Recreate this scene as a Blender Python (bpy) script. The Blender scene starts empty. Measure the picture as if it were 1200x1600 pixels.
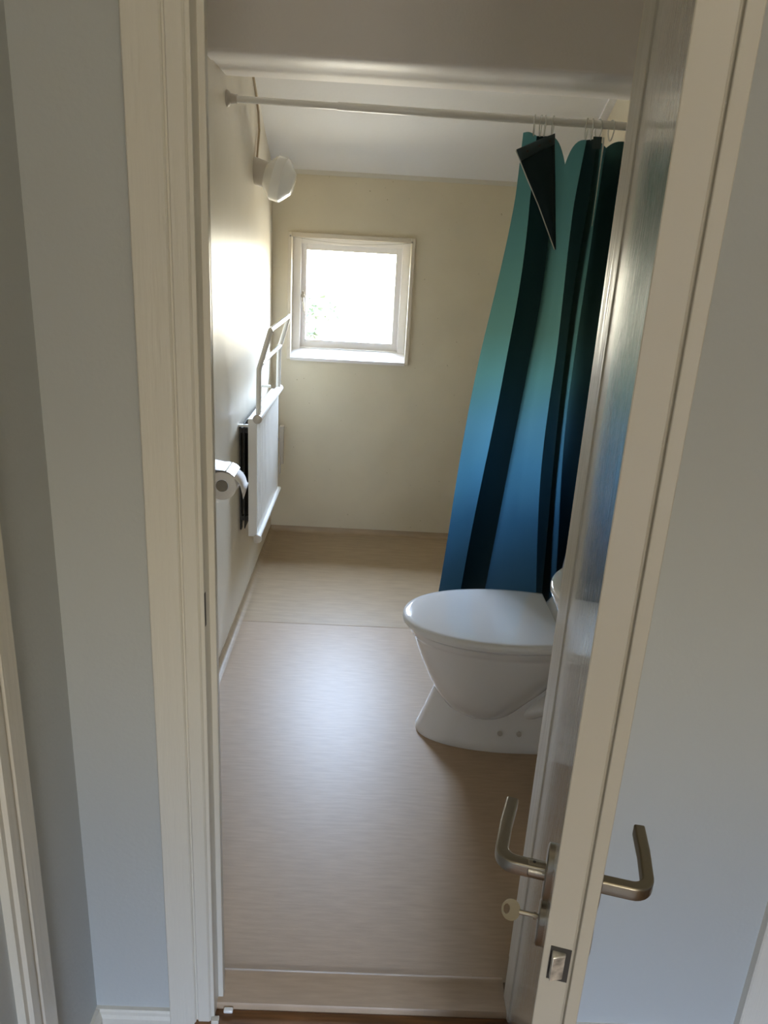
import bpy, bmesh, math, random
from mathutils import Vector, Matrix
PI = math.pi
C = bpy.context.scene.collection
S = bpy.context.scene
random.seed(4)

# ------------------------------------------------------------------ camera
cam = bpy.data.cameras.new('camera'); camo = bpy.data.objects.new('camera', cam); C.objects.link(camo)
cam.sensor_fit = 'VERTICAL'; cam.sensor_height = 36; cam.lens = 27; cam.clip_start = .02
_r = Vector((0.99853654, -0.00470262, 0.05387635))
_d = Vector((0.04937394, -0.3272344, -0.9436524))
_f = Vector((0.02206784, 0.94493149, -0.32652332))
m = Matrix((( _r.x, -_d.x, -_f.x, 0), (_r.y, -_d.y, -_f.y, 0), (_r.z, -_d.z, -_f.z, 1.5), (0, 0, 0, 1)))
camo.matrix_world = m
S.camera = camo
S.view_settings.view_transform = 'Standard'; S.view_settings.look = 'None'
S.view_settings.gamma = 1; S.view_settings.use_curve_mapping = False
EXPOSURE = 0.1
SKY = (0.76, 0.90, 1.15); SKY_L = 36.0
GROUND = (1.0, 0.93, 0.76); GROUND_L = 27.0
LAMP_W = 14.0; NEAR_GROUND = 14.0; HIGH_SKY = 85.0
S.view_settings.exposure = EXPOSURE
S.cycles.max_bounces = 16; S.cycles.diffuse_bounces = 8; S.cycles.glossy_bounces = 5; S.cycles.transparent_max_bounces = 24
S.cycles.use_denoising = True
S.cycles.sample_clamp_indirect = 12

# ------------------------------------------------------------------ world: bright overcast sky above a sunlit garden
w = bpy.data.worlds.new('sky'); S.world = w; w.use_nodes = True
nt = w.node_tree; nt.nodes.clear()
tc = nt.nodes.new('ShaderNodeTexCoord'); sep = nt.nodes.new('ShaderNodeSeparateXYZ'); nt.links.new(tc.outputs['Generated'], sep.inputs[0])
cr = nt.nodes.new('ShaderNodeValToRGB'); nt.links.new(sep.outputs['Z'], cr.inputs[0])
mr = nt.nodes.new('ShaderNodeMapRange'); mr.inputs['From Min'].default_value = -.3; mr.inputs['From Max'].default_value = .5
nt.links.new(sep.outputs['Z'], mr.inputs['Value']); nt.links.new(mr.outputs[0], cr.inputs[0])
e0 = cr.color_ramp.elements.new(.08); e0.color = (*[c * NEAR_GROUND / 40 for c in (1.0, .92, .76)], 1)
cr.color_ramp.elements[0].color = (*[c * NEAR_GROUND / 40 for c in (1.0, .92, .76)], 1)
cr.color_ramp.elements[1].position = .24
e1 = cr.color_ramp.elements.new(.40); e1.color = (*[c * GROUND_L / 40 for c in GROUND], 1)
cr.color_ramp.elements[-1].position = .64; cr.color_ramp.elements[-1].color = (*[c * SKY_L / 40 for c in SKY], 1)
e2 = cr.color_ramp.elements.new(.88); e2.color = (*[c * HIGH_SKY / 40 for c in (.70, .88, 1.22)], 1)
bg = nt.nodes.new('ShaderNodeBackground'); bg.inputs['Strength'].default_value = 40
out = nt.nodes.new('ShaderNodeOutputWorld'); nt.links.new(cr.outputs[0], bg.inputs[0]); nt.links.new(bg.outputs[0], out.inputs[0])

def portal(name, loc, rot, sx, sy):
    l = bpy.data.lights.new(name, 'AREA'); l.shape = 'RECTANGLE'; l.size = sx; l.size_y = sy
    l.cycles.is_portal = True
    o = bpy.data.objects.new(name, l); C.objects.link(o); o.location = loc; o.rotation_euler = rot
portal('window_portal', (-.13, 4.16, 1.24), (-PI/2, 0, 0), .62, .62)       # daylight through the bathroom window, facing -Y
HW = (-.05, .60, .60, 1.25)   # hall window x0,x1,z0,z1 in the wall behind the camera
portal('hall_window_portal', ((HW[0]+HW[1])/2, -1.82, (HW[2]+HW[3])/2), (PI/2, 0, 0), HW[1]-HW[0], HW[3]-HW[2])

# ------------------------------------------------------------------ materials
def mat(name, col, rough=.5, metal=0, spec=.5, coat=0, bump=None, vary=None, speck=None):
    """bump=(scale,strength,stretch xyz)  vary=(scale,amount,stretch)  speck=(scale,colour,threshold)"""
    M = bpy.data.materials.new(name); M.use_nodes = True; nt = M.node_tree
    b = nt.nodes['Principled BSDF']
    b.inputs['Base Color'].default_value = (*col, 1); b.inputs['Roughness'].default_value = rough
    b.inputs['Metallic'].default_value = metal; b.inputs['Specular IOR Level'].default_value = spec
    b.inputs['Coat Weight'].default_value = coat; b.inputs['Coat Roughness'].default_value = .06
    tc = nt.nodes.new('ShaderNodeTexCoord')
    def noise(scale, st, det=3):
        mp = nt.nodes.new('ShaderNodeMapping'); mp.inputs['Scale'].default_value = st
        nt.links.new(tc.outputs['Object'], mp.inputs[0])
        n = nt.nodes.new('ShaderNodeTexNoise'); n.inputs['Scale'].default_value = scale; n.inputs['Detail'].default_value = det
        nt.links.new(mp.outputs[0], n.inputs['Vector']); return n
    last = None
    if vary:
        n = noise(vary[0], vary[2] if len(vary) > 2 else (1, 1, 1), 5)
        r = nt.nodes.new('ShaderNodeValToRGB'); nt.links.new(n.outputs['Fac'], r.inputs[0])
        a = vary[1]
        r.color_ramp.elements[0].position = .3; r.color_ramp.elements[1].position = .7
        r.color_ramp.elements[0].color = (*[max(0, c * (1 - a)) for c in col], 1)
        r.color_ramp.elements[1].color = (*[min(1, c * (1 + a)) for c in col], 1)
        last = r.outputs[0]
    if speck:
        n = noise(speck[0], (1, 1, 1), 2)
        r = nt.nodes.new('ShaderNodeValToRGB'); nt.links.new(n.outputs['Fac'], r.inputs[0])
        r.color_ramp.elements[0].position = speck[2]; r.color_ramp.elements[1].position = speck[2] + .03
        mx = nt.nodes.new('ShaderNodeMixRGB'); nt.links.new(r.outputs[0], mx.inputs[0])
        if last: nt.links.new(last, mx.inputs[1])
        else: mx.inputs[1].default_value = (*col, 1)
        mx.inputs[2].default_value = (*speck[1], 1); last = mx.outputs[0]
    if last: nt.links.new(last, b.inputs['Base Color'])
    if bump:
        n = noise(bump[0], bump[2] if len(bump) > 2 else (1, 1, 1), 3)
        bp = nt.nodes.new('ShaderNodeBump'); bp.inputs['Strength'].default_value = 1; bp.inputs['Distance'].default_value = bump[1]
        nt.links.new(n.outputs['Fac'], bp.inputs['Height']); nt.links.new(bp.outputs[0], b.inputs['Normal'])
        if coat: nt.links.new(bp.outputs[0], b.inputs['Coat Normal'])
    return M

M_TRIM = mat('trim_paint', (.66, .63, .55), .28, bump=(14, .0012, (6, 6, .5)))
M_DOOR = mat('door_gloss_paint', (.66, .63, .56), .30, spec=.8, coat=1, bump=(30, .00035, (3, 3, .35)))
M_DEDGE = mat('door_paint_shaded', (.42, .395, .345), .5)  # door paint with shade put into the colour, for edge and hall side
M_HWALL = mat('hall_wall_paint', (.46, .475, .46), .6, bump=(120, .0004))
M_BWALL = mat('bath_wall_vinyl', (.69, .62, .47), .38, spec=.4, vary=(3, .05), speck=(60, (.42, .35, .22), .72), bump=(180, .0003))
M_BWALL_L = mat('bath_side_wall_vinyl', (.74, .68, .56), .40, spec=.9, bump=(5, .0035, (1, 1.6, .35)), vary=(3, .04))
M_CEIL = mat('ceiling_paint', (.82, .81, .80), .6, bump=(60, .0004))
M_BEAM = mat('beam_paint', (.84, .81, .79), .45, bump=(140, .0006))
M_FLOOR = mat('vinyl_floor', (.425, .312, .21), .40, spec=.34, vary=(40, .07, (.35, 3.0, 1)), speck=(24, (.25, .17, .1), .80), bump=(160, .0002, (.4, 3.5, 1)))
M_FLOOR2 = mat('vinyl_floor_wet', (.385, .285, .175), .42, spec=.4, vary=(22, .09, (.4, 2.5, 1)), bump=(200, .0004))
M_HFLOOR = mat('oak_floor', (.17, .075, .025), .35, vary=(10, .45, (.6, 9, 1)))
M_CER = mat('white_ceramic', (.78, .77, .76), .12, spec=.6, coat=.6)
M_PLAST = mat('toilet_seat_plastic', (.80, .80, .79), .10, spec=.6, coat=.4)
M_CHROME = mat('chrome', (.75, .75, .75), .16, metal=1)
M_STEEL = mat('brushed_steel', (.34, .31, .255), .30, metal=1, bump=(300, .0002))
M_BRASSY = mat('worn_nickel', (.25, .22, .165), .36, metal=1)
M_LATCH = mat('worn_latch', (.62, .60, .55), .35, metal=.6, vary=(90, .5))
M_DARK = mat('dark_metal_and_shade', (.03, .028, .025), .5)  # dark metal parts, also the painted shade behind the radiator and at the latch
M_WENAM = mat('white_enamel', (.78, .77, .73), .22, coat=.3)
M_GREYPL = mat('grey_porcelain', (.52, .48, .42), .3)
M_OPAL = mat('opal_glass', (.80, .80, .77), .12, coat=.5)
M_PAPER = mat('tissue_paper', (.82, .80, .78), .9, bump=(150, .0005))
M_CABLE = mat('cable_sheath', (.42, .33, .22), .6)
M_CASB = mat('beige_casing', (.68, .61, .49), .4)
M_WFRAME = mat('window_paint', (.78, .75, .72), .45)
M_LEAF = mat('leaf', (.010, .020, .003), .6)
M_BARK = mat('bark', (.03, .03, .015), .8)

def mat_clear(name, tint, gl=.12):
    M = bpy.data.materials.new(name); M.use_nodes = True; nt = M.node_tree; nt.nodes.clear()
    o = nt.nodes.new('ShaderNodeOutputMaterial'); mx = nt.nodes.new('ShaderNodeMixShader')
    t = nt.nodes.new('ShaderNodeBsdfTransparent'); t.inputs[0].default_value = (*tint, 1)
    g = nt.nodes.new('ShaderNodeBsdfGlossy'); g.inputs['Roughness'].default_value = .05
    lw = nt.nodes.new('ShaderNodeLayerWeight'); lw.inputs[0].default_value = gl
    nt.links.new(lw.outputs['Fresnel'], mx.inputs[0]); nt.links.new(t.outputs[0], mx.inputs[1]); nt.links.new(g.outputs[0], mx.inputs[2])
    nt.links.new(mx.outputs[0], o.inputs[0]); return M
M_GLASS = mat_clear('window_glass', (.96, .97, .96), .08)
M_RING = mat('clear_plastic', (.92, .92, .88), .12, coat=.5); M_RING.node_tree.nodes['Principled BSDF'].inputs['Transmission Weight'].default_value = .35

def mat_curtain():
    M = bpy.data.materials.new('curtain_fabric'); M.use_nodes = True; nt = M.node_tree; nt.nodes.clear()
    o = nt.nodes.new('ShaderNodeOutputMaterial')
    tc = nt.nodes.new('ShaderNodeTexCoord'); sp = nt.nodes.new('ShaderNodeSeparateXYZ'); nt.links.new(tc.outputs['Object'], sp.inputs[0])
    nz = nt.nodes.new('ShaderNodeTexNoise'); nz.inputs['Scale'].default_value = 4
    nt.links.new(tc.outputs['Object'], nz.inputs['Vector'])
    ad = nt.nodes.new('ShaderNodeMath'); ad.operation = 'MULTIPLY_ADD'; ad.inputs[1].default_value = .08
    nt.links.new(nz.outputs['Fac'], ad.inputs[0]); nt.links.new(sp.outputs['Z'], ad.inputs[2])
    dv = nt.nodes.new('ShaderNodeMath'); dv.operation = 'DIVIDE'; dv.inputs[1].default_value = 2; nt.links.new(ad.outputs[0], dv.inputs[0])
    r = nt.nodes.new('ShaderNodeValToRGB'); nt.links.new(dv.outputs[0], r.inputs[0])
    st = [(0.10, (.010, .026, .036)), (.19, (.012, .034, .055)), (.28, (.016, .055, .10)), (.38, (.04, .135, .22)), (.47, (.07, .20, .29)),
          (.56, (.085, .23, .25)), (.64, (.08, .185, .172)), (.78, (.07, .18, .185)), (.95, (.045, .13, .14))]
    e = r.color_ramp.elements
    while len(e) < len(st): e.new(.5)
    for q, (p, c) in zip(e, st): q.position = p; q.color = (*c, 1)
    d = nt.nodes.new('ShaderNodeBsdfDiffuse'); t = nt.nodes.new('ShaderNodeBsdfTranslucent')
    dk = nt.nodes.new('ShaderNodeMixRGB'); dk.blend_type = 'MULTIPLY'; dk.inputs[0].default_value = 1; dk.inputs[2].default_value = (.22, .20, .20, 1)
    nt.links.new(r.outputs[0], dk.inputs[1]); nt.links.new(dk.outputs[0], d.inputs[0])
    br = nt.nodes.new('ShaderNodeMixRGB'); br.blend_type = 'MULTIPLY'; br.inputs[0].default_value = 1; br.inputs[2].default_value = (.88, .84, .78, 1)
    nt.links.new(r.outputs[0], br.inputs[1]); nt.links.new(br.outputs[0], t.inputs[0])
    ads = nt.nodes.new('ShaderNodeAddShader'); nt.links.new(d.outputs[0], ads.inputs[0]); nt.links.new(t.outputs[0], ads.inputs[1])
    g = nt.nodes.new('ShaderNodeBsdfGlossy'); g.inputs['Roughness'].default_value = .45
    mx = nt.nodes.new('ShaderNodeMixShader'); mx.inputs[0].default_value = .02
    nt.links.new(ads.outputs[0], mx.inputs[1]); nt.links.new(g.outputs[0], mx.inputs[2])
    nt.links.new(mx.outputs[0], o.inputs[0])
    return M
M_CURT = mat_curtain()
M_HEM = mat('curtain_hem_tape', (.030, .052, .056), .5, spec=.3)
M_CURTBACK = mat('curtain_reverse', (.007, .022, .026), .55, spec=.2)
M_EDGE = mat('curtain_piping', (.6, .6, .55), .5)

# ------------------------------------------------------------------ mesh helpers
def box(bm, x0, x1, y0, y1, z0, z1):
    v = [bm.verts.new(p) for p in ((x0,y0,z0),(x1,y0,z0),(x1,y1,z0),(x0,y1,z0),(x0,y0,z1),(x1,y0,z1),(x1,y1,z1),(x0,y1,z1))]
    for f in ((0,3,2,1),(4,5,6,7),(0,1,5,4),(1,2,6,5),(2,3,7,6),(3,0,4,7)): bm.faces.new([v[i] for i in f])
def prism(bm, pts, a0, a1, axis='Z'):
    """extrude polygon pts along axis. Z: (x,y)  X: (y,z)  Y: (x,z)"""
    def P(p, a): return {'Z': (p[0], p[1], a), 'X': (a, p[0], p[1]), 'Y': (p[0], a, p[1])}[axis]
    A = [bm.verts.new(P(p, a0)) for p in pts]; B = [bm.verts.new(P(p, a1)) for p in pts]
    n = len(pts)
    for i in range(n): bm.faces.new((A[i], A[(i+1) % n], B[(i+1) % n], B[i]))
    bm.faces.new(A[::-1]); bm.faces.new(B)
def frame_from(d):
    d = Vector(d).normalized(); a = Vector((0,0,1)) if abs(d.z) < .9 else Vector((1,0,0))
    u = d.cross(a).normalized(); return u, d.cross(u).normalized()
def tube(bm, pts, r, n=12, sec=None, up=None):
    """sweep a circle (or section polygon sec=(u,v) list) along pts"""
    pts = [Vector(p) for p in pts]; rings = []; 
    prev = None
    for i, p in enumerate(pts):
        if i == 0: d = pts[1] - p
        elif i == len(pts) - 1: d = p - pts[i-1]
        else: d = (pts[i+1] - p).normalized() + (p - pts[i-1]).normalized()
        d.normalize()
        if up is not None:
            v = Vector(up); u = d.cross(v).normalized(); v = u.cross(d).normalized()
        elif prev is None: u, v = frame_from(d)
        else:
            u = (prev - d * prev.dot(d)).normalized(); v = d.cross(u).normalized()
        prev = u
        rr = r[i] if isinstance(r, (list, tuple)) else r
        k = 1.0
        if 0 < i < len(pts)-1:
            c = (pts[i+1]-p).normalized().dot((p-pts[i-1]).normalized()); k = 1/max(.5, math.sqrt((1+c)/2))
        S_ = sec if sec else [(math.cos(2*PI*j/n), math.sin(2*PI*j/n)) for j in range(n)]
        s = 1 if sec and r is None else rr
        rings.append([bm.verts.new(p + u * a * s * (k if sec else 1) + v * b * s) for a, b in S_])
    n = len(rings[0])
    for A, B in zip(rings, rings[1:]):
        for j in range(n): bm.faces.new((A[j], A[(j+1) % n], B[(j+1) % n], B[j]))
    bm.faces.new(rings[0][::-1]); bm.faces.new(rings[-1])
def lathe(bm, prof, origin, axis, n=32):
    """prof = [(t along axis, radius)]"""
    o = Vector(origin); d = Vector(axis).normalized(); u, v = frame_from(d); rings = []
    for t, r in prof:
        if r < 1e-5: rings.append([bm.verts.new(o + d * t)])
        else: rings.append([bm.verts.new(o + d*t + (u*math.cos(2*PI*j/n) + v*math.sin(2*PI*j/n)) * r) for j in range(n)])
    for A, B in zip(rings, rings[1:]):
        for j in range(n):
            k = (j+1) % n
            if len(A) == 1 and len(B) == 1: continue
            if len(A) == 1: bm.faces.new((A[0], B[k], B[j]))
            elif len(B) == 1: bm.faces.new((A[j], A[k], B[0]))
            else: bm.faces.new((A[j], A[k], B[k], B[j]))
    if len(rings[0]) > 1: bm.faces.new(rings[0][::-1])
    if len(rings[-1]) > 1: bm.faces.new(rings[-1])
def loft(bm, rings, cap=True):
    R = [[bm.verts.new(p) for p in ring] for ring in rings]; n = len(R[0])
    for A, B in zip(R, R[1:]):
        for j in range(n): bm.faces.new((A[j], A[(j+1) % n], B[(j+1) % n], B[j]))
    if cap: bm.faces.new(R[0][::-1]); bm.faces.new(R[-1])
def obj(name, bm, m, parent=None, smooth=False, bevel=0, seg=2, angle=35):
    bmesh.ops.recalc_face_normals(bm, faces=bm.faces)
    me = bpy.data.meshes.new(name); bm.to_mesh(me); bm.free()
    o = bpy.data.objects.new(name, me); C.objects.link(o)
    for mm in (m if isinstance(m, (list, tuple)) else [m]): me.materials.append(mm)
    if bevel:
        b = o.modifiers.new('bevel', 'BEVEL'); b.width = bevel; b.segments = seg; b.limit_method = 'ANGLE'; b.angle_limit = math.radians(30)
    if smooth or bevel:
        for p in me.polygons: p.use_smooth = True
        if hasattr(me, 'set_sharp_from_angle'): me.set_sharp_from_angle(angle=math.radians(angle))
    if parent:
        o.parent = parent
        o.matrix_parent_inverse = parent.matrix_world.inverted() if parent.type != 'EMPTY' else Matrix.Translation(-Vector(parent.location))
    return o
def nb(): return bmesh.new()
def bx(*a): b = nb(); box(b, *a); return b
def thing(name, label, cat, loc=(0,0,0), group=None):
    o = bpy.data.objects.new(name, None); C.objects.link(o); o.location = loc; o.empty_display_size = .1
    o['label'] = label; o['category'] = cat
    if group: o['group'] = group
    return o
def tag(o, label, cat, group=None):
    o['label'] = label; o['category'] = cat
    if group: o['group'] = group
    return o
def struct(name, bm, m, label=None, parent=None, **k):
    o = obj(name, bm, m, parent, **k)
    if parent is None: o['kind'] = 'structure'
    if label: o['label'] = label
    return o

# ------------------------------------------------------------------ setting: bathroom shell
XL, XR, YF = -.522, .90, 3.95
YD0, YD1 = 1.16, 1.30          # doorway wall
HF = -.10                      # hall floor level
def czs(y): return 1.815 + .5 * (YF - y)     # sloping ceiling height
struct('floor', bx(XL-.1, XR+.1, 1.245, 2.872, -.12, 0), M_FLOOR, 'beige streaked vinyl bathroom floor in front of the toilet')
b = nb(); box(b, XL-.1, XR+.1, 2.872, YF+.1, -.12, -.0005)
struct('floor', b, M_FLOOR2, 'browner vinyl floor of the shower area under the window')
b = nb(); tube(b, [(XL+.02, 2.871, -.0016), (XR, 2.871, -.0016)], .003, 8)
struct('trim_1', b, M_FLOOR, 'pale welded seam across the bathroom floor', smooth=True)
b = nb(); prism(b, [(1.172, -.12), (1.172, -.006), (1.176, .0), (1.238, .004), (1.2435, .0075), (1.2495, .0065), (1.256, 0), (1.256, -.11)], -.262, .345, 'X')
struct('trim_2', b, M_FLOOR, 'raised vinyl lip at the bathroom doorway', smooth=True, angle=50)
struct('wall_left', bx(XL-.12, XL, YD1, YF+.25, -.12, 3.2), M_BWALL_L, 'glossy cream side wall of the bathroom')
struct('wall_right', bx(XR, XR+.12, YD1, YF+.25, -.12, 3.2), M_BWALL, 'cream bathroom wall behind toilet and curtain')
WX0, WX1, WZ0, WZ1 = -.428, .152, .932, 1.52     # window hole
b = nb()
box(b, XL, WX0, YF, YF+.2, -.12, 3.2); box(b, WX1, XR, YF, YF+.2, -.12, 3.2)
box(b, WX0, WX1, YF, YF+.2, -.12, WZ0); box(b, WX0, WX1, YF, YF+.2, WZ1, 3.2)
struct('wall_back', b, M_BWALL, 'cream bathroom end wall with the window')
# ceilings
b = nb(); prism(b, [(YF, czs(YF)), (2.8, czs(2.8)), (2.8, czs(2.8)+.1), (YF, czs(YF)+.1)], XL, XR, 'X')
struct('ceiling', b, M_CEIL, 'white sloping ceiling over the shower')
struct('ceiling', bx(XL, XR, YD1, 2.45, 2.62, 2.72), M_CEIL, 'flat bathroom ceiling near the door')
b = nb(); prism(b, [(2.446, 2.62), (2.446, 2.0), (2.458, 1.99), (2.56, 1.988), (2.60, 1.994), (2.64, 1.992), (2.80, 1.992), (2.815, 2.0), (2.815, 2.62)], XL, XR, 'X')
struct('trim_3', b, M_BEAM, 'boxed beam dropping across the bathroom ceiling', smooth=True, angle=60)
# mouldings of the sloping ceiling
b = nb(); tube(b, [(XR-.016, YF-.005, czs(YF)-.006), (XR-.016, 2.82, czs(2.82)-.006)], None, sec=[(-.015, -.006), (.015, -.006), (.015, .006), (-.015, .006)], up=(0, .447, .894))
struct('trim_4', b, M_CEIL, 'white moulding between sloping ceiling and right wall')
struct('trim_5', bx(XL, XR, YF-.012, YF, czs(YF)-.014, czs(YF)+.01), M_TRIM, 'thin white moulding above the end wall')
# coved vinyl skirting
def cove(bm, along, a0, a1, off, sgn, h=.05):
    n = 7; pts = [(off, h), (off - sgn*.004*0 + sgn*.002, h)]
    pts += [(off + sgn*(.002 + (h-.008)*(1-math.cos(t))), (h-.004)*(1-math.sin(t)) + .001) for t in [PI/2*i/n for i in range(n+1)]]
    pts += [(off + sgn*h, 0), (off, 0)]
    prism(bm, pts if along == 'Y' else pts, a0, a1, 'Y' if along == 'Y' else 'X')
b = nb(); cove(b, 'Y', YD1, YF, XL, 1, .028); struct('baseboard_left', b, M_FLOOR2, 'vinyl skirting curved up the left bathroom wall', smooth=True, angle=60)
b = nb(); cove(b, 'X', XL, XR, YF, -1, .03); struct('baseboard_back', b, M_FLOOR2, 'vinyl skirting curved up below the window wall', smooth=True, angle=60)

# doorway wall
b = nb()
box(b, -1.6, -.275, YD0, YD1, -.12, 2.62); box(b, .37, .93, YD0, YD1, -.12, 2.62); box(b, 1.6, 2.1, YD0, YD1, -.12, 2.62)
box(b, .93, 1.6, YD0, YD1, 1.98, 2.62); box(b, -.275, .37, YD0, YD1, 2.04, 2.62)
struct('wall_doorway', b, M_HWALL, 'grey hall wall around the bathroom doorway')
b = nb()
box(b, XL, -.275, YD1, YD1+.012, 0, 2.62); box(b, .37, XR, YD1, YD1+.012, 0, 2.62); box(b, -.275, .37, YD1, YD1+.012, 2.04, 2.62)
struct('wall_front', b, M_BWALL_L, 'cream inner face added to the doorway wall to bounce light')  # unseen pale panel added to bounce window light onto the beam
# frame (jambs + head): stepped painted profile
def jamb(pts, name, label):
    b = nb(); prism(b, pts, -.098, 2.04, 'Z'); return struct(name, b, M_TRIM, label, bevel=.0012)
jamb([(-.275, 1.148), (-.2605, 1.148), (-.2605, 1.188), (-.250, 1.188), (-.250, 1.206), (-.275, 1.206)], 'trim_6', 'stepped white door jamb on the lock side')
jamb([(.372, 1.163), (.3455, 1.163), (.3440, 1.1645), (.3425, 1.212), (.344, 1.2135), (.372, 1.2135)], 'trim_7', 'white door jamb on the hinge side')
struct('trim_8', bx(-.25, .3425, 1.148, 1.206, 1.995, 2.04), M_TRIM, 'white head of the door frame')
# casing left of the doorway
b = nb(); prism(b, [(-.349, 1.16), (-.349, 1.141), (-.347, 1.139), (-.299, 1.139), (-.2965, 1.1415), (-.2965, 1.1455), (-.2935, 1.1455), (-.2915, 1.142), (-.270, 1.142), (-.267, 1.145), (-.267, 1.16)], -.10, 2.10, 'Z')
struct('trim_9', b, M_TRIM, 'white casing left of the bathroom doorway', smooth=True, angle=30)
b = nb(); prism(b, [(.372, 1.16), (.372, 1.142), (.44, 1.139), (.445, 1.142), (.445, 1.16)], -.10, 2.10, 'Z')
struct('trim_10', b, M_TRIM, 'white casing behind the open door')
struct('trim_11', bx(-.349, .445, 1.14, 1.16, 2.045, 2.11), M_TRIM, 'white casing above the bathroom doorway')
# striker plate in the left jamb
b = nb(); box(b, -.2606, -.2598, 1.1495, 1.1575, .885, .945)
o = obj('strike_plate', b, M_DARK); tag(o, 'small dark metal strike plate on the left door jamb', 'strike plate')
# threshold wood + hall floor
b = nb(); box(b, -.30, .40, 1.05, 1.172, -.10, -.012)
struct('trim_12', b, M_HFLOOR, 'brown oiled wood threshold board', bevel=.004)
b = nb(); box(b, -1.6, 2.1, -1.9, 1.3, -.2, -.10)
struct('floor', b, M_HFLOOR, 'brown wooden hall floor')
# white plastic bits at the frame foot
b = nb(); box(b, -.2655, -.2505, 1.137, 1.150, -.045, -.004); box(b, -.2605, -.254, 1.12, 1.137, -.075, -.03)
struct('trim_13', b, M_TRIM, 'small white end block at the foot of the door frame', bevel=.0015)
b = nb(); box(b, -.245, -.226, 1.160, 1.1705, -.012, -.004)
o = obj('door_stop_pad', b, M_WENAM, bevel=.002); tag(o, 'tiny white plastic pad on the wooden threshold', 'pad')

# hall shell
struct('wall_hall_left', bx(-.62, -.503, -1.9, .92, -.12, 2.62), M_HWALL, 'grey hall wall at the left edge')
struct('wall_hall_corner', bx(-.62, -.503, .92, 1.16, -.12, 2.62), M_HWALL, 'narrow grey wall piece in the hall corner')
b = nb(); prism(b, [(-.503, .962), (-.486, .962), (-.484, .958), (-.484, .918), (-.4875, .915), (-.4875, .908), (-.484, .905), (-.484, .885), (-.490, .882), (-.490, .872), (-.503, .872)], -.1, 2.1, 'Z')
struct('trim_14', b, M_TRIM, 'white casing of another doorway at the left edge', smooth=True, angle=25)
struct('wall_hall_right', bx(2.0, 2.12, -1.9, 1.2, -.12, 2.62), M_HWALL, 'grey hall wall on the far right')
b = nb(); yb0, yb1 = -1.9, -1.75
box(b, -1.6, HW[0], yb0, yb1, -.12, 2.62); box(b, HW[1], 2.1, yb0, yb1, -.12, 2.62); box(b, HW[0], HW[1], yb0, yb1, -.12, HW[2]); box(b, HW[0], HW[1], yb0, yb1, HW[3], 2.62)
struct('wall_behind', b, M_HWALL, 'grey hall wall behind the camera')
struct('ceiling', bx(-1.6, 2.1, -1.9, 1.3, 2.42, 2.5), M_CEIL, 'hall ceiling')
# baseboards in hall: moulded
def hall_base(x0, x1, name, label):
    b = nb(); prism(b, [(1.16, -.10), (1.16, .0), (1.152, .0), (1.149, -.004), (1.149, -.012), (1.145, -.018), (1.145, -.045), (1.141, -.05), (1.141, -.10)], x0, x1, 'X')
    struct(name, b, M_TRIM, label, smooth=True, angle=30)
hall_base(-.503, -.350, 'baseboard_left', 'white moulded skirting left of the doorway')
hall_base(.446, 2.0, 'baseboard_right', 'white moulded skirting right of the doorway')
b = nb(); prism(b, [(-.503, -.10), (-.503, .0), (-.495, .0), (-.492, -.012), (-.488, -.018), (-.488, -.10)], .965, 1.15, 'Y')
struct('baseboard_corner', b, M_TRIM, 'short white skirting in the hall corner')
b = nb(); prism(b, [(.815, 1.16), (.815, 1.143), (.818, 1.140), (.868, 1.140), (.871, 1.145), (.888, 1.145), (.892, 1.16)], .002, 2.08, 'Z')
struct('trim_15', b, M_TRIM, 'white door casing at the right edge', smooth=True, angle=30)
b = nb(); box(b, .89, 1.62, 1.165, 1.2, -.09, 2.0)
struct('door_2', b, M_TRIM, 'closed white door at the right edge')

# hall window behind the camera
WF = thing('window_2', 'white hall window behind the camera', 'window', (0, -1.82, 1.5)); del WF['category']; del WF['label']; WF['kind'] = 'structure'
b = nb(); t = .05
box(b, HW[0], HW[0]+t, -1.84, -1.79, HW[2], HW[3]); box(b, HW[1]-t, HW[1], -1.84, -1.79, HW[2], HW[3])
box(b, HW[0]+t, HW[1]-t, -1.84, -1.79, HW[2], HW[2]+t); box(b, HW[0]+t, HW[1]-t, -1.84, -1.79, HW[3]-t, HW[3])
obj('frame', b, M_WFRAME, WF)
# hall ceiling lamp (outside the frame, warm)
HL = thing('ceiling_lamp', 'round opal ceiling lamp in the hall', 'lamp', (.25, -.35, 2.36))
em = bpy.data.materials.new('lamp_glow'); em.use_nodes = True
eb = em.node_tree.nodes['Principled BSDF']; eb.inputs['Base Color'].default_value = (.8, .8, .75, 1)
eb.inputs['Emission Color'].default_value = (1, .86, .58, 1); eb.inputs['Emission Strength'].default_value = LAMP_W
b = nb(); lathe(b, [(0, .17), (.02, .175), (.05, .15), (.075, .08), (.08, 0)], (.25, -.35, 2.40), (0, 0, -1)); obj('shade', b, em, HL, smooth=True)
b = nb(); lathe(b, [(0, .12), (.02, .12)], (.25, -.35, 2.42), (0, 0, -1)); obj('base', b, M_WENAM, HL, smooth=True)

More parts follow.
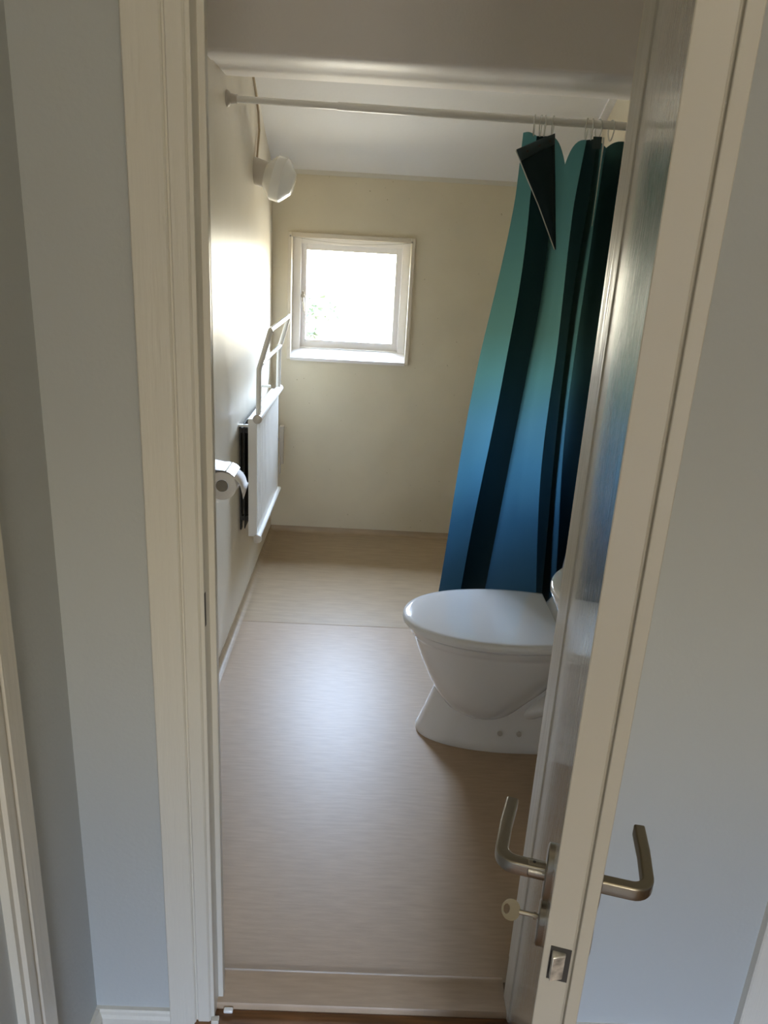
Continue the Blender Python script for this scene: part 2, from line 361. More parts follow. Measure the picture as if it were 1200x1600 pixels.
# ------------------------------------------------------------------ bathroom window
W = thing('window_1', 'x', 'x', (-.138, YF, WZ0)); del W['category']; W['kind'] = 'structure'; W['label'] = 'small square white bathroom window'
b = nb(); cx0, cx1, cz0, cz1 = -.4455, .1705, .935, 1.5425
box(b, cx0, WX0, YF-.014, YF, cz0, cz1); box(b, WX1, cx1, YF-.014, YF, cz0, cz1); box(b, WX0, WX1, YF-.014, YF, WZ1, cz1)
obj('casing', b, M_CASB, W, bevel=.002)
b = nb(); prism(b, [(YF-.016, .930), (YF-.016, .945), (YF+.075, .990), (YF+.075, .96), (YF+.0, .930)], WX0, WX1, 'X')
obj('sill', b, M_WFRAME, W)
b = nb(); y0, y1 = YF+.06, YF+.13    # outer frame
fx0, fx1, fz0, fz1 = -.388, .112, .988, 1.492
box(b, WX0, fx0, y0, y1, .97, WZ1); box(b, fx1, WX1, y0, y1, .97, WZ1); box(b, fx0, fx1, y0, y1, fz1, WZ1); box(b, fx0, fx1, y0, y1, .97, fz0)
obj('window_frame', b, M_WFRAME, W, bevel=.002)
sa = nb(); gx0, gx1, gz0, gz1 = -.362, .083, 1.026, 1.463
y0, y1 = YF+.082, YF+.12
box(sa, fx0-.001, gx0, y0, y1, fz0-.001, fz1+.001); box(sa, gx1, fx1+.001, y0, y1, fz0-.001, fz1+.001)
box(sa, gx0, gx1, y0, y1, gz1, fz1+.001); box(sa, gx0, gx1, y0, y1, fz0-.001, gz0)
SASH = obj('sash', sa, M_WFRAME, W, bevel=.002)
b = bx(gx0, gx1, YF+.09, YF+.094, gz0, gz1); g = obj('pane', b, M_GLASS, SASH); 
b = nb(); box(b, -.380, -.370, YF+.058, YF+.069, 1.215, 1.265); lathe(b, [(0, .009), (.012, .010), (.016, .006)], (-.375, YF+.06, 1.243), (0, -1, 0), 16)
tube(b, [(-.375, YF+.05, 1.243), (-.371, YF+.045, 1.215), (-.369, YF+.045, 1.17)], .0035, 8)
obj('latch', b, M_STEEL, SASH, smooth=True)
# drooping curtain wire across the window top
t_w = .0009
b = nb(); tube(b, [(-.434 + .588*t, YF-.018, 1.524 - .022*math.sin(PI*t)**.8 - .002*t) for t in [i/20 for i in range(21)]], t_w, 6)
for x in (-.434, .154): lathe(b, [(0, .005), (.005, .004)], (x, YF-.014, 1.524), (0, -1, 0), 12)
o = obj('curtain_wire', b, M_STEEL, smooth=True); tag(o, 'thin slack wire strung across the top of the window', 'wire')

# tree branch in the garden
TB = thing('tree_branch', 'green leafy tree branch seen through the window', 'tree', (-.9, 9.0, -.5))
b = nb()
br = [[(-1.6, 9.0, -.6), (-1.3, 9.0, .2), (-.95, 9.0, .62), (-.62, 9.0, .95)], [(-1.0, 9.0, .55), (-.75, 9.05, .70), (-.5, 9.1, .72)], [(-1.05, 9, .5), (-.85, 8.95, .48), (-.7, 8.9, .50)]]
for p in br: tube(b, p, [.02, .012, .006, .003][:len(p)], 8)
obj('branch', b, M_BARK, TB, smooth=True)
b = nb(); rnd = random.Random(7)
for p in br:
    for i in range(60):
        t = rnd.random() * .999; k = int(t * (len(p)-1)); f_ = t*(len(p)-1) - k
        if p is br[0] and k < 1: continue
        c = Vector(p[k]).lerp(Vector(p[k+1]), f_) + Vector((rnd.gauss(0, .055), rnd.gauss(0, .05), .04 + rnd.gauss(0, .055)))
        a = rnd.random() * 2*PI; d = Vector((math.cos(a), rnd.uniform(-.3, .3), math.sin(a))).normalized(); e_ = d.cross(Vector((rnd.uniform(-.4, .4), 1, rnd.uniform(-.4, .4)))).normalized()
        L_ = rnd.uniform(.03, .05)
        vs = [b.verts.new(c + d*L_*q + e_*L_*r_) for q, r_ in ((-1, 0), (-.4, .35), (.3, .3), (1, 0), (.3, -.3), (-.4, -.35))]
        b.faces.new(vs)
lv = obj('leaves', b, M_LEAF, TB); lv['kind'] = 'stuff'

# ------------------------------------------------------------------ curtain rod
R = thing('curtain_rod', 'long white shower curtain rod crossing below the beam', 'curtain rod', (XL, 2.8, 1.925))
def rodz(x): return 1.926 - .012 * (x - XL) / 1.42
b = nb(); tube(b, [(XL+.004, 2.8, rodz(XL)), (-.15, 2.8, rodz(-.15))], .0105, 16); obj('inner_pole', b, M_WENAM, R, smooth=True)
b = nb(); tube(b, [(-.16, 2.8, rodz(-.16)), (XR-.004, 2.8, rodz(XR))], .0128, 16); obj('outer_pole', b, M_WENAM, R, smooth=True)
for x, s in ((XL, 1), (XR, -1)):
    b = nb(); lathe(b, [(0, .026), (.006, .025), (.014, .016), (.035, .0135)], (x, 2.8, rodz(x)), (s, 0, 0), 20)
    f_ = obj('end_flange', b, M_GREYPL, R, smooth=True); f_['label'] = 'yellowed plastic end flange'

# ------------------------------------------------------------------ shower curtain
zl = [1.86, 1.50, 1.28, .82, .19]
cols = [  # y, ztop, x at the five heights
 (2.70, 1.872, (.444, .416, .379, .334, .284)),
 (2.87, 1.875, (.508, .521, .493, .459, .397)),
 (2.72, 1.868, (.535, .573, .560, .512, .473)),
 (2.80, 1.790, (.597, .617, .610, .582, .582)),
 (2.87, 1.872, (.675, .662, .668, .658, .707)),
 (2.72, 1.868, (.687, .670, .672, .668, .705)),
 (2.84, 1.850, (.737, .729, .730, .734, .775)),
 (2.77, 1.868, (.784, .784, .789, .802, .835)),
 (2.84, 1.850, (.815, .820, .825, .840, .860)),
 (2.73, 1.860, (.835, .850, .855, .860, .870)), (2.93, 1.85, (.86, .87, .87, .87, .88)), (2.94, 1.84, (.78, .78, .78, .78, .80)), (2.93, 1.84, (.69, .685, .69, .68, .73)), (2.90, 1.84, (.70, .70, .70, .70, .74)), (2.90, 1.84, (.87, .88, .88, .88, .88)), (2.955, 1.84, (.70, .69, .70, .69, .74)),  # rear return layers added to block light behind the dark right-hand pleats
]
def lerp_tab(z, zs, xs): return sum(lerp_raw(z + d, zs, xs) for d in (-.2, -.13, -.06, 0, .06, .13, .2)) / 7
def lerp_raw(z, zs, xs):
    if z >= zs[0]: return xs[0] + (xs[1]-xs[0])/(zs[1]-zs[0])*(z-zs[0])
    for i in range(len(zs)-1):
        if z >= zs[i+1]:
            t = (zs[i]-z)/(zs[i]-zs[i+1])
            return xs[i] + (xs[i+1]-xs[i])*t
    return xs[-1] + (xs[-1]-xs[-2])/(zs[-1]-zs[-2])*(z-zs[-1])
b = nb(); NZ, NS = 70, 8
grid = []
for iz in range(NZ+1):
    t = iz/NZ; row = []
    for i in range(len(cols)-1):
        for s in range(NS + (1 if i == len(cols)-2 else 0)):
            u = s/NS; A, B = cols[i], cols[i+1]
            zt = A[1] + (B[1]-A[1])*(u**2.2 if i == 2 else 1-(1-u)**2.4 if i == 3 else u)
            if i in (0, 6, 7, 8): zt += .006*math.sin(PI*u)
            z = zt + (.185-zt)*t
            ue = u + .10*math.sin(2*PI*u)/(2*PI)*-2     # rounder at the fold crests
            x = lerp_tab(z, zl, A[2])*(1-u) + lerp_tab(z, zl, B[2])*u
            amp = 1 - .15*t
            ya, yb = 2.795+(A[0]-2.795)*amp, 2.795+(B[0]-2.795)*amp
            if t < .12:                              # gathered flatter under the rings
                k = .45 + .55*t/.12; ya = 2.80+(ya-2.80)*k; yb = 2.80+(yb-2.80)*k
            uu = .5 - .5*math.cos(PI*u); uy = .15*uu + .85*u
            y = ya + (yb-ya)*uy + .004*math.sin(9*z + 3*i) * math.sin(PI*u)
            x += .004*math.sin(5*z + 2.1*i + 2*u)
            row.append(b.verts.new((x, y, z)))
    grid.append(row)
for A, B in zip(grid, grid[1:]):
    for j in range(len(A)-1):
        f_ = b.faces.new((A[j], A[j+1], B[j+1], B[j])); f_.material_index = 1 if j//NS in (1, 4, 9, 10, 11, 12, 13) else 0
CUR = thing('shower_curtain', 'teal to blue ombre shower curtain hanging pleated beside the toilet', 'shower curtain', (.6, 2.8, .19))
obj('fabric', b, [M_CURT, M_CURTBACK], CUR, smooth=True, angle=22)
# reverse of the turned-over corner, with hem tape
def sheet(pts_a, pts_b, n=10, bulge=0):
    b = nb(); rows = []
    for i in range(n+1):
        t = i/n; row = []
        for j in range(n+1):
            u = j/n
            a = Vector(pts_a[0]).lerp(Vector(pts_a[1]), u); c = Vector(pts_b[0]).lerp(Vector(pts_b[1]), u)
            p = a.lerp(c, t); p.y -= bulge*math.sin(PI*u)*math.sin(PI*t); row.append(b.verts.new(p))
        rows.append(row)
    for A, B in zip(rows, rows[1:]):
        for j in range(n): b.faces.new((A[j], A[j+1], B[j+1], B[j]))
    return b
FL = obj('turned_corner', sheet([(.413, 2.655, 1.808), (.536, 2.70, 1.866)], [(.574, 2.672, 1.520), (.578, 2.672, 1.520)], bulge=.02), M_CURTBACK, CUR, smooth=True)
so = FL.modifiers.new('s', 'SOLIDIFY'); so.thickness = .0015
FL['label'] = 'dark reverse side of the turned-over corner'
hm = obj('hem_tape', sheet([(.4125, 2.6525, 1.809), (.5365, 2.697, 1.8675)], [(.429, 2.645, 1.776), (.539, 2.694, 1.836)], bulge=.01), M_HEM, FL, smooth=True)
so = hm.modifiers.new('s', 'SOLIDIFY'); so.thickness = .002
b = nb(); tube(b, [(.4115, 2.653, 1.806), (.455, 2.650, 1.728), (.50, 2.650, 1.652), (.573, 2.668, 1.520)], .0018, 8); obj('edge_piping', b, M_EDGE, FL, smooth=True)
b = nb()
for x, y, z in ((.447, 2.648, 1.806), (.485, 2.661, 1.825), (.519, 2.676, 1.842)): lathe(b, [(0, .0048), (.0015, .0045)], (x, y-.002, z), (.2, -1, 0), 14); obj('eyelet', b, M_DARK, FL, smooth=True); b = nb()
hm2 = obj('hem_tape', sheet([(.665, 2.715, 1.868), (.692, 2.712, 1.868)], [(.664, 2.712, 1.832), (.692, 2.709, 1.832)], 4), M_HEM, CUR, smooth=True)
b = nb(); tube(b, [(.697, 2.712, 1.866), (.698, 2.708, 1.84), (.698, 2.71, 1.80), (.697, 2.71, 1.60)], [.0028, .0028, .0022, .001], 8); obj('edge_piping', b, M_EDGE, CUR, smooth=True)

# curtain rings
def ring_bm():
    b = nb(); pts = []
    for i in range(25):
        a = 2*PI*i/24; pts.append((0, .017*math.sin(a)*(1 - .25*max(0, -math.cos(a))), .031*math.cos(a) - .012))
    tube(b, pts, .0022, 8)
    return b
ring_where = [(.487, 'leftmost clear plastic ring, at the turned-over curtain corner'), (.508, 'second clear curtain ring from the left'), (.522, 'third clear curtain ring, right of the turned corner'),
              (.548, 'fourth clear curtain ring, above the curtain notch on the left'), (.660, 'fifth clear curtain ring, over the dark middle pleat'), (.678, 'sixth clear ring, right side of the dark middle pleat'),
              (.700, 'seventh clear ring, beside the pale curtain edge'), (.742, 'rightmost clear curtain ring, by the door jamb')]
r0 = None
for i, (x, lab) in enumerate(ring_where):
    if r0 is None: r0 = obj('curtain_ring', ring_bm(), M_RING, smooth=True); o = r0
    else: o = r0.copy(); C.objects.link(o)
    o.location = (x, 2.8, rodz(x) - .0035); o.rotation_euler = (0, 0, random.uniform(-.5, .5))
    tag(o, lab, 'ring', 'clear rings holding the shower curtain')

# ------------------------------------------------------------------ wall lamp with cable
L = thing('wall_lamp', 'white opal glass lamp on slanted grey base high on left wall', 'lamp', (XL, 3.39, 1.76))
ax = Vector((.966, -.03, -.26)).normalized(); c0 = Vector((-.474, 3.385, 1.747))
b = nb()
n = 28; A, B, Cc = [], [], []
u_, v_ = Vector((0, 1, 0)), Vector((-.26, 0, -.966)).normalized()
for j in range(n):
    a = 2*PI*j/n
    A.append((XL, 3.39 + .052*math.cos(a), 1.760 + .053*math.sin(a)))
    p = c0 + u_*(.046*math.cos(a)) - v_*(.050*math.sin(a)); B.append(tuple(p))
loft(b, [A, B]); obj('base', b, M_GREYPL, L, smooth=True)
b = nb(); lathe(b, [(-.002, .049), (.030, .083), (.036, .087), (.072, .087), (.078, .084), (.112, .046), (.116, .038), (.118, 0)], c0, ax, 40)
obj('lamp_shade', b, M_OPAL, L, smooth=True, angle=25)
b = nb(); tube(b, [(XL+.008, 3.40, 1.81), (XL+.008, 3.42, 1.85), (XL+.006, 3.475, 1.92), (XL+.006, 3.45, 1.985), (XL+.006, 3.33, 2.08), (XL+.006, 3.25, 2.15)], .0045, 8)
obj('cable', b, M_CABLE, L, smooth=True)

# ------------------------------------------------------------------ radiator with towel rack
RD = thing('towel_radiator', 'white ribbed radiator with bent towel rack on top, left wall', 'radiator', (XL, 3.3, .33))
RX0, RX1, RY0, RY1, RZ0, RZ1 = -.482, -.447, 2.955, 3.63, .345, .835
b = nb(); prof = []; N = 26
for i in range(N):
    ya = RY0 + .02 + (RY1-RY0-.04)*i/N; dy = (RY1-RY0-.04)/N
    prof += [(RX1, ya), (RX1, ya+dy*.55), (RX1-.006, ya+dy*.65), (RX1-.006, ya+dy*.92)]
prism(b, [(RX0, RY0), (RX1, RY0)] + prof + [(RX1, RY1), (RX0, RY1)], RZ0, RZ1, 'Z')
obj('panel', b, M_WENAM, RD)
b = nb(); tube(b, [(RX1+.004, RY0-.012, RZ1+.004), (RX1+.004, RY1+.012, RZ1+.004)], .0165, 20); obj('top_rail', b, M_WENAM, RD, smooth=True)
b = nb(); tube(b, [(RX1+.004, RY0-.010, RZ0-.006), (RX1+.004, RY1+.012, RZ0-.006)], .0105, 16); obj('bottom_rail', b, M_WENAM, RD, smooth=True)
b = nb(); lathe(b, [(0, .018), (.008, .018), (.010, .015)], (RX1+.004, RY0-.010, RZ1+.004), (0, -1, 0), 20); obj('end_cap', b, M_GREYPL, RD, smooth=True)
b = nb(); lathe(b, [(0, .0175), (.008, .0175), (.010, .014)], (RX1+.004, RY0-.008, RZ0-.006), (0, -1, 0), 20); obj('end_cap', b, M_GREYPL, RD, smooth=True)
sec = [(-.0085, -.006), (.0085, -.006), (.0085, .006), (-.0085, .006)]
def post(y): return [(RX1+.004, y, RZ1+.01), (RX1+.006, y, 1.028), (RX1+.050, y, 1.178)]
for y in (2.965, 3.585):
    b = nb(); tube(b, post(y), .010, 12); obj('post', b, M_WENAM, RD, smooth=True)
b = nb(); tube(b, [(RX1+.050, 2.958, 1.178), (RX1+.050, 3.592, 1.178)], .0095, 12); obj('rack_bar', b, M_WENAM, RD, smooth=True)
b = nb(); tube(b, [(RX1+.012, 2.965, 1.045), (RX1+.012, 3.585, 1.045)], .0085, 12); obj('rack_bar', b, M_WENAM, RD, smooth=True)
for y in (3.0, 3.50):
    b = nb(); box(b, XL, XL+.006, y-.014, y+.014, .36, .80); box(b, XL+.006, RX0, y-.010, y+.010, .77, .79); box(b, XL+.006, RX0, y-.010, y+.010, .40, .42)
    k = obj('wall_bracket', b, M_DARK, RD); k['label'] = 'dark metal wall bracket'
for q in ((RY0+.012, RY0+.03, .800, .808), (RY1-.03, RY1-.014, .845, .855)): obj('top_clip', bx(XL, RX0, *q), M_WENAM, RD)
b = nb(); box(b, -.503, -.500, RY0+.02, RY1-.02, .37, .81); k = obj('gap_shade_plate', b, M_DARK, RD); k['label'] = 'dark plate standing in for shade behind the radiator'  # dark sheet put in for the shadow between radiator and wall
# pipe bracket beyond the radiator
b = nb(); box(b, -.470, -.447, 3.86, 3.90, .585, .60); box(b, -.470, -.463, 3.865, 3.89, .345, .59); box(b, -.463, -.449, 3.868, 3.885, .40, .59); box(b, -.520, -.468, 3.87, 3.885, .52, .535)
o = obj('pipe_bracket', b, M_GREYPL, bevel=.001); tag(o, 'narrow grey metal bracket on the wall beyond the radiator', 'bracket')

# ------------------------------------------------------------------ toilet paper holder and roll
TY0, TY1, TX, TZ = 2.36, 2.46, -.470, .745
H_ = thing('toilet_paper_holder', 'chrome toilet paper holder with curved cover on left wall', 'paper holder', (XL, TY1, TZ+.03))
b = nb(); pts = []
for i in range(7):
    a = math.radians(98 - 9.5*i); pts.append((TX + .054*math.cos(a), TZ + .054*math.sin(a)))
pin = [(TX + (p[0]-TX)*.965, TZ + (p[1]-TZ)*.965) for p in pts][::-1]
prism(b, [(XL, TZ+.058), (XL, TZ+.061)] + pts + pin, TY0-.003, TY1+.003, 'Y'); obj('cover', b, M_CHROME, H_, smooth=True, angle=50)
b = nb(); tube(b, [(XL, TY1+.010, TZ+.03), (TX, TY1+.010, TZ), (TX, TY0+.002, TZ)], .005, 10); obj('spindle', b, M_CHROME, H_, smooth=True)
b = nb(); lathe(b, [(0, .0195), (.004, .019)], (TX, TY0+.004, TZ), (0, -1, 0), 24); obj('end_disc', b, M_STEEL, H_, smooth=True)
PR = thing('toilet_paper_roll', 'white toilet paper roll with a torn hanging end', 'toilet paper', (TX, TY0, TZ-.045))
b = nb(); n = 40
oc = [[(TX + r*math.cos(2*PI*j/n), y, TZ + r*math.sin(2*PI*j/n)) for j in range(n)] for r, y in ((.0205, TY0+.003), (.0465, TY0), (.0465, TY1), (.0205, TY1))]
oc.append(oc[0]); loft(b, oc, cap=False); obj('roll', b, M_PAPER, PR, smooth=True)
b = nb(); pth = [(math.cos(math.radians(a))*(.0478+.00034*max(0, 38-a)), math.sin(math.radians(a))*(.0478+.00034*max(0, 38-a))) for a in range(75, -5, -8)] + [(.064, -.014), (.067, -.028), (.069, -.042)]
r1 = [b.verts.new((TX+p[0], TY0, TZ+p[1])) for p in pth]; r2 = [b.verts.new((TX+p[0]+.001, TY1, TZ+p[1]+(.026 if i == len(pth)-1 else (.014 if i == len(pth)-2 else 0)))) for i, p in enumerate(pth)]
for i in range(len(pth)-1): b.faces.new((r1[i], r1[i+1], r2[i+1], r2[i]))
o = obj('paper_end', b, M_PAPER, PR, smooth=True); q = o.modifiers.new('s', 'SOLIDIFY'); q.thickness = .0006

# ------------------------------------------------------------------ toilet
CY = 2.178
def oval(x0, x1, hw, z, n=56, e=2.3, back=None, skew=.52):
    """D-ish oval: round toward -x, blunt toward +x"""
    xc = x0 + (x1-x0)*skew; out = []
    for j in range(n):
        a = 2*PI*j/n; c, s = math.cos(a), math.sin(a)
        if c < 0: x = xc + (xc-x0)*(-abs(c)**(2/2.1)); y = hw*math.copysign(abs(s)**(2/2.1), s)
        else: x = xc + (x1-xc)*abs(c)**(2/e); y = hw*math.copysign(abs(s)**(2/e), s)
        out.append((x, CY+y, z))
    return out
T = thing('toilet', 'white ceramic toilet with closed lid standing beside the curtain', 'toilet', (.5, CY, 0))
b = nb()
secs = [(.196, .78, .124, 0, 3), (.194, .78, .127, .012, 3), (.202, .78, .121, .03, 3), (.216, .78, .112, .07, 3), (.230, .775, .104, .11, 3), (.243, .77, .097, .15, 2.8), (.250, .765, .090, .19, 2.6), (.26, .76, .08, .26, 2.5)]
loft(b, [oval(x0, x1, hw, z, e=e) for x0, x1, hw, z, e in secs])
obj('pedestal', b, M_CER, T, smooth=True, angle=60)
b = nb()
secs = [(.36, .46, .045, .075, 2.1), (.315, .50, .088, .092, 2.1), (.275, .53, .120, .125, 2.1), (.244, .57, .139, .168, 2.1), (.225, .61, .150, .205, 2.15), (.200, .66, .161, .26, 2.2), (.180, .71, .169, .31, 2.3), (.165, .735, .175, .352, 2.6), (.160, .735, .1765, .362, 2.6), (.155, .735, .181, .366, 2.6), (.152, .74, .183, .384, 2.7), (.157, .74, .177, .388, 2.7)]
loft(b, [oval(x0, x1, hw, z, e=e) for x0, x1, hw, z, e in secs])
BO = obj('bowl', b, M_CER, T, smooth=True, angle=60)
# hollow below the bowl: trapway relief on the side
for sgn in (-1, 1):
    b = nb(); yy = CY + sgn*.100
    tube(b, [(.49, CY+sgn*.075, .10), (.54, yy-sgn*.02, .125), (.60, yy-sgn*.008, .165), (.67, yy, .225), (.74, yy, .29)], [.012, .026, .032, .036, .04], 16)
    obj('trapway', b, M_CER, BO, smooth=True)
for sgn in (-1, 1):
    for x in (.455, .515):
        b = nb(); lathe(b, [(0, .009), (.004, .008), (.006, 0)], (x, CY+sgn*.112, .065), (0, sgn, .1), 16); k = obj('bolt_cap', b, M_GREYPL, BO, smooth=True)
# seat + lid
def dshape(x0, x1, hw, z, n=64, straight=.30):
    """front half ellipse then gently tapering sides to a straight back edge"""
    xm = x1 - (x1-x0)*straight; pts = []
    m_ = 40
    for j in range(m_+1):
        a = PI/2 + PI*j/m_; c, s = math.cos(a), math.sin(a)
        pts.append((xm + (xm-x0)*math.copysign(abs(c)**(2/2.15), c), CY + hw*math.copysign(abs(s)**(2/2.15), s), z))
    for t in (.25, .5, .75, .97, 1): pts.append((xm+(x1-xm)*t, CY - hw*(1 - .09*t*t), z))
    for t in (1, .97, .75, .5, .25): pts.append((xm+(x1-xm)*t, CY + hw*(1 - .09*t*t), z))
    return pts
b = nb(); loft(b, [dshape(.140+d, .60-d, .190-d, z) for d, z in ((.006, .389), (0, .392), (0, .400), (.004, .403))])
obj('seat', b, M_PLAST, T, smooth=True, angle=50)
b = nb(); loft(b, [dshape(.128+d, .607-d*.4, .204-d, z) for d, z in ((.008, .400), (.001, .403), (0, .409), (.001, .416), (.006, .4215), (.02, .4235), (.06, .4255), (.12, .4265))])
obj('lid', b, M_PLAST, T, smooth=True, angle=50)
for s in (-1, 1):
    b = nb(); tube(b, [(.615, CY+s*.05, .40), (.615, CY+s*.12, .40)], .009, 12); obj('hinge', b, M_CHROME, T, smooth=True)
# cistern
def rrect(x0, x1, y0, y1, r, z, n=6):
    out = []
    for cx, cy, a0 in ((x1-r, y1-r, 0), (x0+r, y1-r, PI/2), (x0+r, y0+r, PI), (x1-r, y0+r, 1.5*PI)):
        for i in range(n+1): a = a0 + PI/2*i/n; out.append((cx+r*math.cos(a), cy+r*math.sin(a), z))
    return out
b = nb(); loft(b, [rrect(.59, .80, 2.03, 2.34, .05, .375), rrect(.60, .82, 2.02, 2.35, .05, .40), rrect(.635, .87, 2.00, 2.37, .05, .43), rrect(.655, .885, 1.99, 2.38, .045, .53), rrect(.668, .885, 1.99, 2.38, .045, .66), rrect(.675, .885, 1.99, 2.38, .045, .76)])
obj('cistern', b, M_CER, T, smooth=True, angle=50)
b = nb(); loft(b, [rrect(.670, .889, 1.985, 2.385, .045, .762), rrect(.668, .890, 1.983, 2.387, .045, .775), rrect(.674, .886, 1.988, 2.382, .045, .790)])
obj('cistern_lid', b, M_CER, T, smooth=True, angle=50)
b = nb(); lathe(b, [(0, .022), (.012, .021), (.014, .016), (.014, 0)], (.78, CY, .789), (0, 0, 1), 24); obj('flush_button', b, M_CHROME, T, smooth=True)

# ------------------------------------------------------------------ washbasin on the right wall
BS = thing('washbasin', 'white washbasin rim showing past the door jamb', 'washbasin', (XR, 1.49, .70))
def bas(x0, hw, z, x1=.898, n=48, cy=1.50):
    out = []; x0 += .018; hw = hw*.82; xm = x0 + hw
    for j in range(25):
        a = PI/2 + PI*j/24; out.append((xm + hw*1.0*math.cos(a), cy + hw*math.sin(a), z))
    out += [(x1, cy-hw, z), (x1, cy+hw, z)]
    return out
b = nb(); 
rg = [bas(.56, .10, .66), bas(.47, .165, .70), bas(.415, .205, .75), bas(.398, .222, .79), bas(.388, .230, .812), bas(.388, .232, .822), bas(.392, .228, .826), bas(.42, .205, .824),
      bas(.445, .18, .819, .80), bas(.46, .165, .79, .79), bas(.47, .15, .74, .77), bas(.56, .08, .725, .72)]
loft(b, rg); obj('basin', b, M_CER, BS, smooth=True, angle=50)
b = nb(); lathe(b, [(0, .022), (.01, .022), (.02, .016), (.09, .015), (.10, 0)], (.845, 1.485, .826), (0, 0, 1), 20); tube(b, [(.845, 1.485, .89), (.79, 1.485, .905), (.73, 1.485, .895)], .011, 12); obj('tap', b, M_CHROME, BS, smooth=True)
b = nb(); tube(b, [(.62, 1.485, .67), (.62, 1.485, .52), (.68, 1.485, .46), (.76, 1.485, .50), (.898, 1.485, .50)], .018, 12); obj('drain_pipe', b, M_CHROME, BS, smooth=True)

# ------------------------------------------------------------------ open door leaf
nx_, ny_, hx_, hy_ = .1904, .56, .3445, 1.157
U = Vector((hx_-nx_, hy_-ny_, 0)); LW = U.length; U.normalize(); NN = Vector((U.y, -U.x, 0))
def dp(s, off, z): p = Vector((nx_, ny_, 0)) + U*s + NN*off; return (p.x, p.y, z)
D = bpy.data.objects.new('door_1', None); C.objects.link(D); D.location = dp(LW, .02, -.08); D['kind'] = 'structure'; D['label'] = 'open glossy off-white door leaf with handles'
def dbox(bm, s0, s1, o0, o1, z0, z1):
    v = [bm.verts.new(dp(*p)) for p in ((s0,o0,z0),(s1,o0,z0),(s1,o1,z0),(s0,o1,z0),(s0,o0,z1),(s1,o0,z1),(s1,o1,z1),(s0,o1,z1))]
    for f in ((0,3,2,1),(4,5,6,7),(0,1,5,4),(1,2,6,5),(2,3,7,6),(3,0,4,7)): bm.faces.new([v[i] for i in f])
b = nb()
poly = [(0, .0), (0, .0270), (.004, .0272), (.004, .0292), (-.001, .0300), (-.001, .0418), (LW, .0418), (LW, 0)]
A_ = [b.verts.new(dp(s, o, .0)) for s, o in poly]; B_ = [b.verts.new(dp(s, o, 2.0)) for s, o in poly]
for i in range(len(poly)): b.faces.new((A_[i], A_[(i+1) % len(poly)], B_[(i+1) % len(poly)], B_[i]))
b.faces.new(A_[::-1]); b.faces.new(B_)
for v in b.verts: v.co.z += .012 if v.co.z < 1 else -.01
b.faces.ensure_lookup_table()
for f_ in b.faces:
    f_.normal_update()
    if abs(f_.normal.dot(NN)) < .5 or f_.calc_center_median().dot(NN) > Vector(dp(0, .02, 0)).dot(NN): f_.material_index = 1
obj('door_leaf', b, [M_DOOR, M_DEDGE], D, bevel=.0016, seg=2)
HS, HZ = .055, .912
def arc_path(sgn_off, s0=HS, z=HZ, reach=.052, length=.092, r=.016, base=0.0):
    """neck out from the face then a quarter bend then the lever toward the hinge"""
    P_ = [dp(s0, base, z), dp(s0, base + sgn_off*(reach-r), z)]
    for i in range(1, 7):
        a = PI/2*i/7; P_.append(dp(s0 + r*(1-math.cos(a)), base + sgn_off*(reach-r + r*math.sin(a)), z))
    P_ += [dp(s0+r, base+sgn_off*reach, z), dp(s0+length*.6, base+sgn_off*(reach-.001), z), dp(s0+length, base+sgn_off*(reach-.004), z)]
    return P_
def rsec(a, c, r=.002):
    o_ = []
    for cx, cy, t0 in ((a-r, c-r, 0), (-a+r, c-r, PI/2), (-a+r, -c+r, PI), (a-r, -c+r, 1.5*PI)):
        for i in range(4): t = t0+PI/2*i/3; o_.append((cx+r*math.cos(t), cy+r*math.sin(t)))
    return o_
b = nb(); tube(b, arc_path(-1), None, sec=rsec(.0066, .0076), up=(0, 0, 1)); hd = obj('door_handle', b, M_STEEL, D, smooth=True, angle=40)
b = nb(); lathe(b, [(0, .0086), (.018, .0086), (.019, .0075)], dp(HS, -.005, HZ), -NN, 20); obj('neck_collar', b, M_STEEL, hd, smooth=True)
b = nb(); lathe(b, [(0, .0016), (.0004, .0016)], dp(HS-.0, -.018, HZ+.0083), (0, 0, 1), 10); obj('grub_screw', b, M_DARK, hd)
b = nb(); tube(b, arc_path(1, base=.0418, reach=.052, length=.090), None, sec=rsec(.0058, .0078), up=(0, 0, 1)); hr = obj('door_handle', b, M_BRASSY, D, smooth=True, angle=40); hr['label'] = 'darker handle on the hall side'
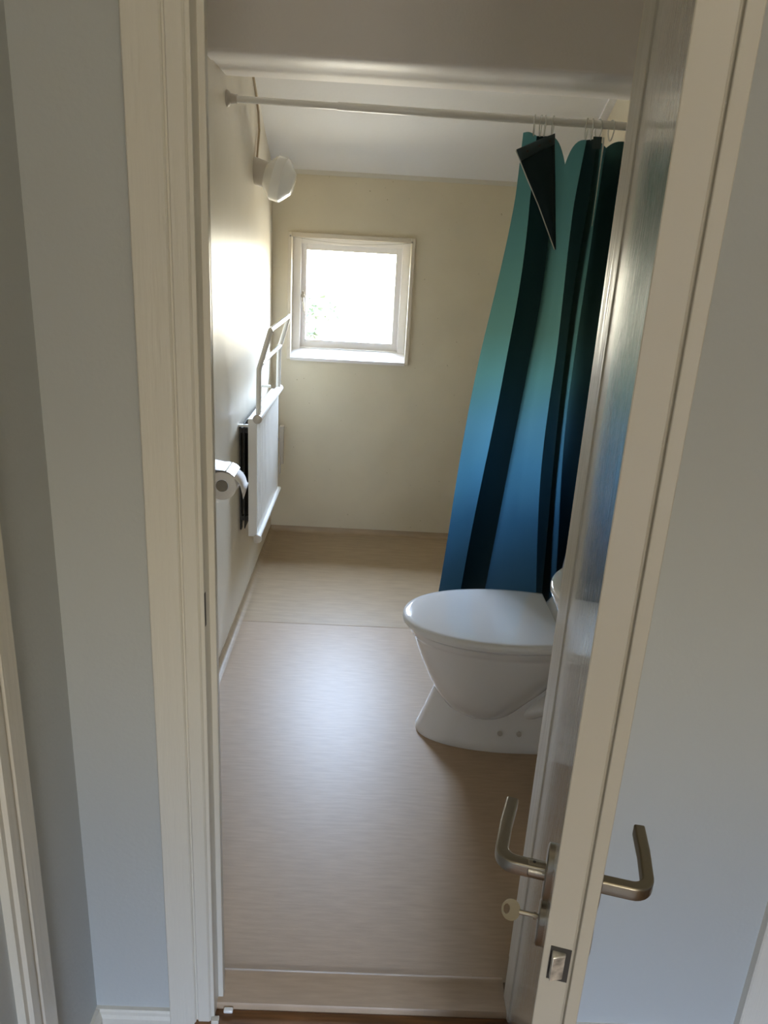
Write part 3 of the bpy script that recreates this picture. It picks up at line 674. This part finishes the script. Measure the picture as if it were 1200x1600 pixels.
def oval_plate(sgn, base, z, hh, hw_, name):
    b = nb(); rg = []
    for t, k in ((0, 1), (.0052, 1), (.0065, .92)):
        ring = []
        for j in range(32):
            a = 2*PI*j/32; ring.append(dp(HS + hw_*k*math.copysign(abs(math.cos(a))**.8, math.cos(a)), base+sgn*t, z + hh*k*math.copysign(abs(math.sin(a))**.8, math.sin(a))))
        rg.append(ring)
    loft(b, rg); return obj(name, b, M_STEEL, D, smooth=True)
oval_plate(-1, 0, HZ, .033, .016, 'handle_rosette'); oval_plate(-1, 0, .846, .026, .015, 'key_escutcheon')
oval_plate(1, .0418, HZ, .033, .016, 'handle_rosette'); oval_plate(1, .0418, .846, .026, .015, 'key_escutcheon')
# spring latch in the door edge
b = nb(); 
pl = [(.004, .008), (.004, .021), (-.004, .021), (-.0095, .009)]
A_ = [b.verts.new(dp(s, o, .842)) for s, o in pl]; B_ = [b.verts.new(dp(s, o, .872)) for s, o in pl]
for i in range(4): b.faces.new((A_[i], A_[(i+1) % 4], B_[(i+1) % 4], B_[i]))
b.faces.new(A_[::-1]); b.faces.new(B_)
k = obj('latch_bolt', b, M_LATCH, D, bevel=.001); k['label'] = 'shiny spring latch in the door edge'
b = nb(); dbox(b, -.0006, .003, .0065, .026, .836, .877); obj('latch_recess_shade', b, M_DARK, D)  # flat dark block painted in for the shade of the recess
# key in the lock
KY = thing('key', 'metal key with a round bow sticking out of the door lock', 'key', dp(HS, -.006, .858))
b = nb(); tube(b, [dp(HS, -.003, .853), dp(HS, -.026, .853)], .0026, 12); lathe(b, [(0, .0042), (.003, .0042)], dp(HS, -.0085, .853), -NN, 14); obj('shank', b, M_STEEL, KY, smooth=True)
b = nb(); n = 28; kc = dp(HS, -.0345, .853); th = .0011
W_ = (Vector((0, 0, 1))*.75 + U*.66).normalized(); Nk = W_.cross(NN).normalized(); rings = []
for (ro, ri_, t) in ((1, 0, th), (1, 0, -th), (0, 1, -th), (0, 1, th)):
    ring = []
    for j in range(n):
        a = 2*PI*j/n
        if ro: q = Vector(kc) + NN*(-.0098*math.cos(a)) + W_*(.0105*math.sin(a))
        else: q = Vector(kc) + NN*(-.0045 - .0034*math.cos(a)) + W_*(.0048*math.sin(a))
        ring.append(tuple(q + Nk*t))
    rings.append(ring)
rings.append(rings[0]); loft(b, rings, cap=False); obj('bow', b, M_BRASSY, KY, smooth=True, angle=40)
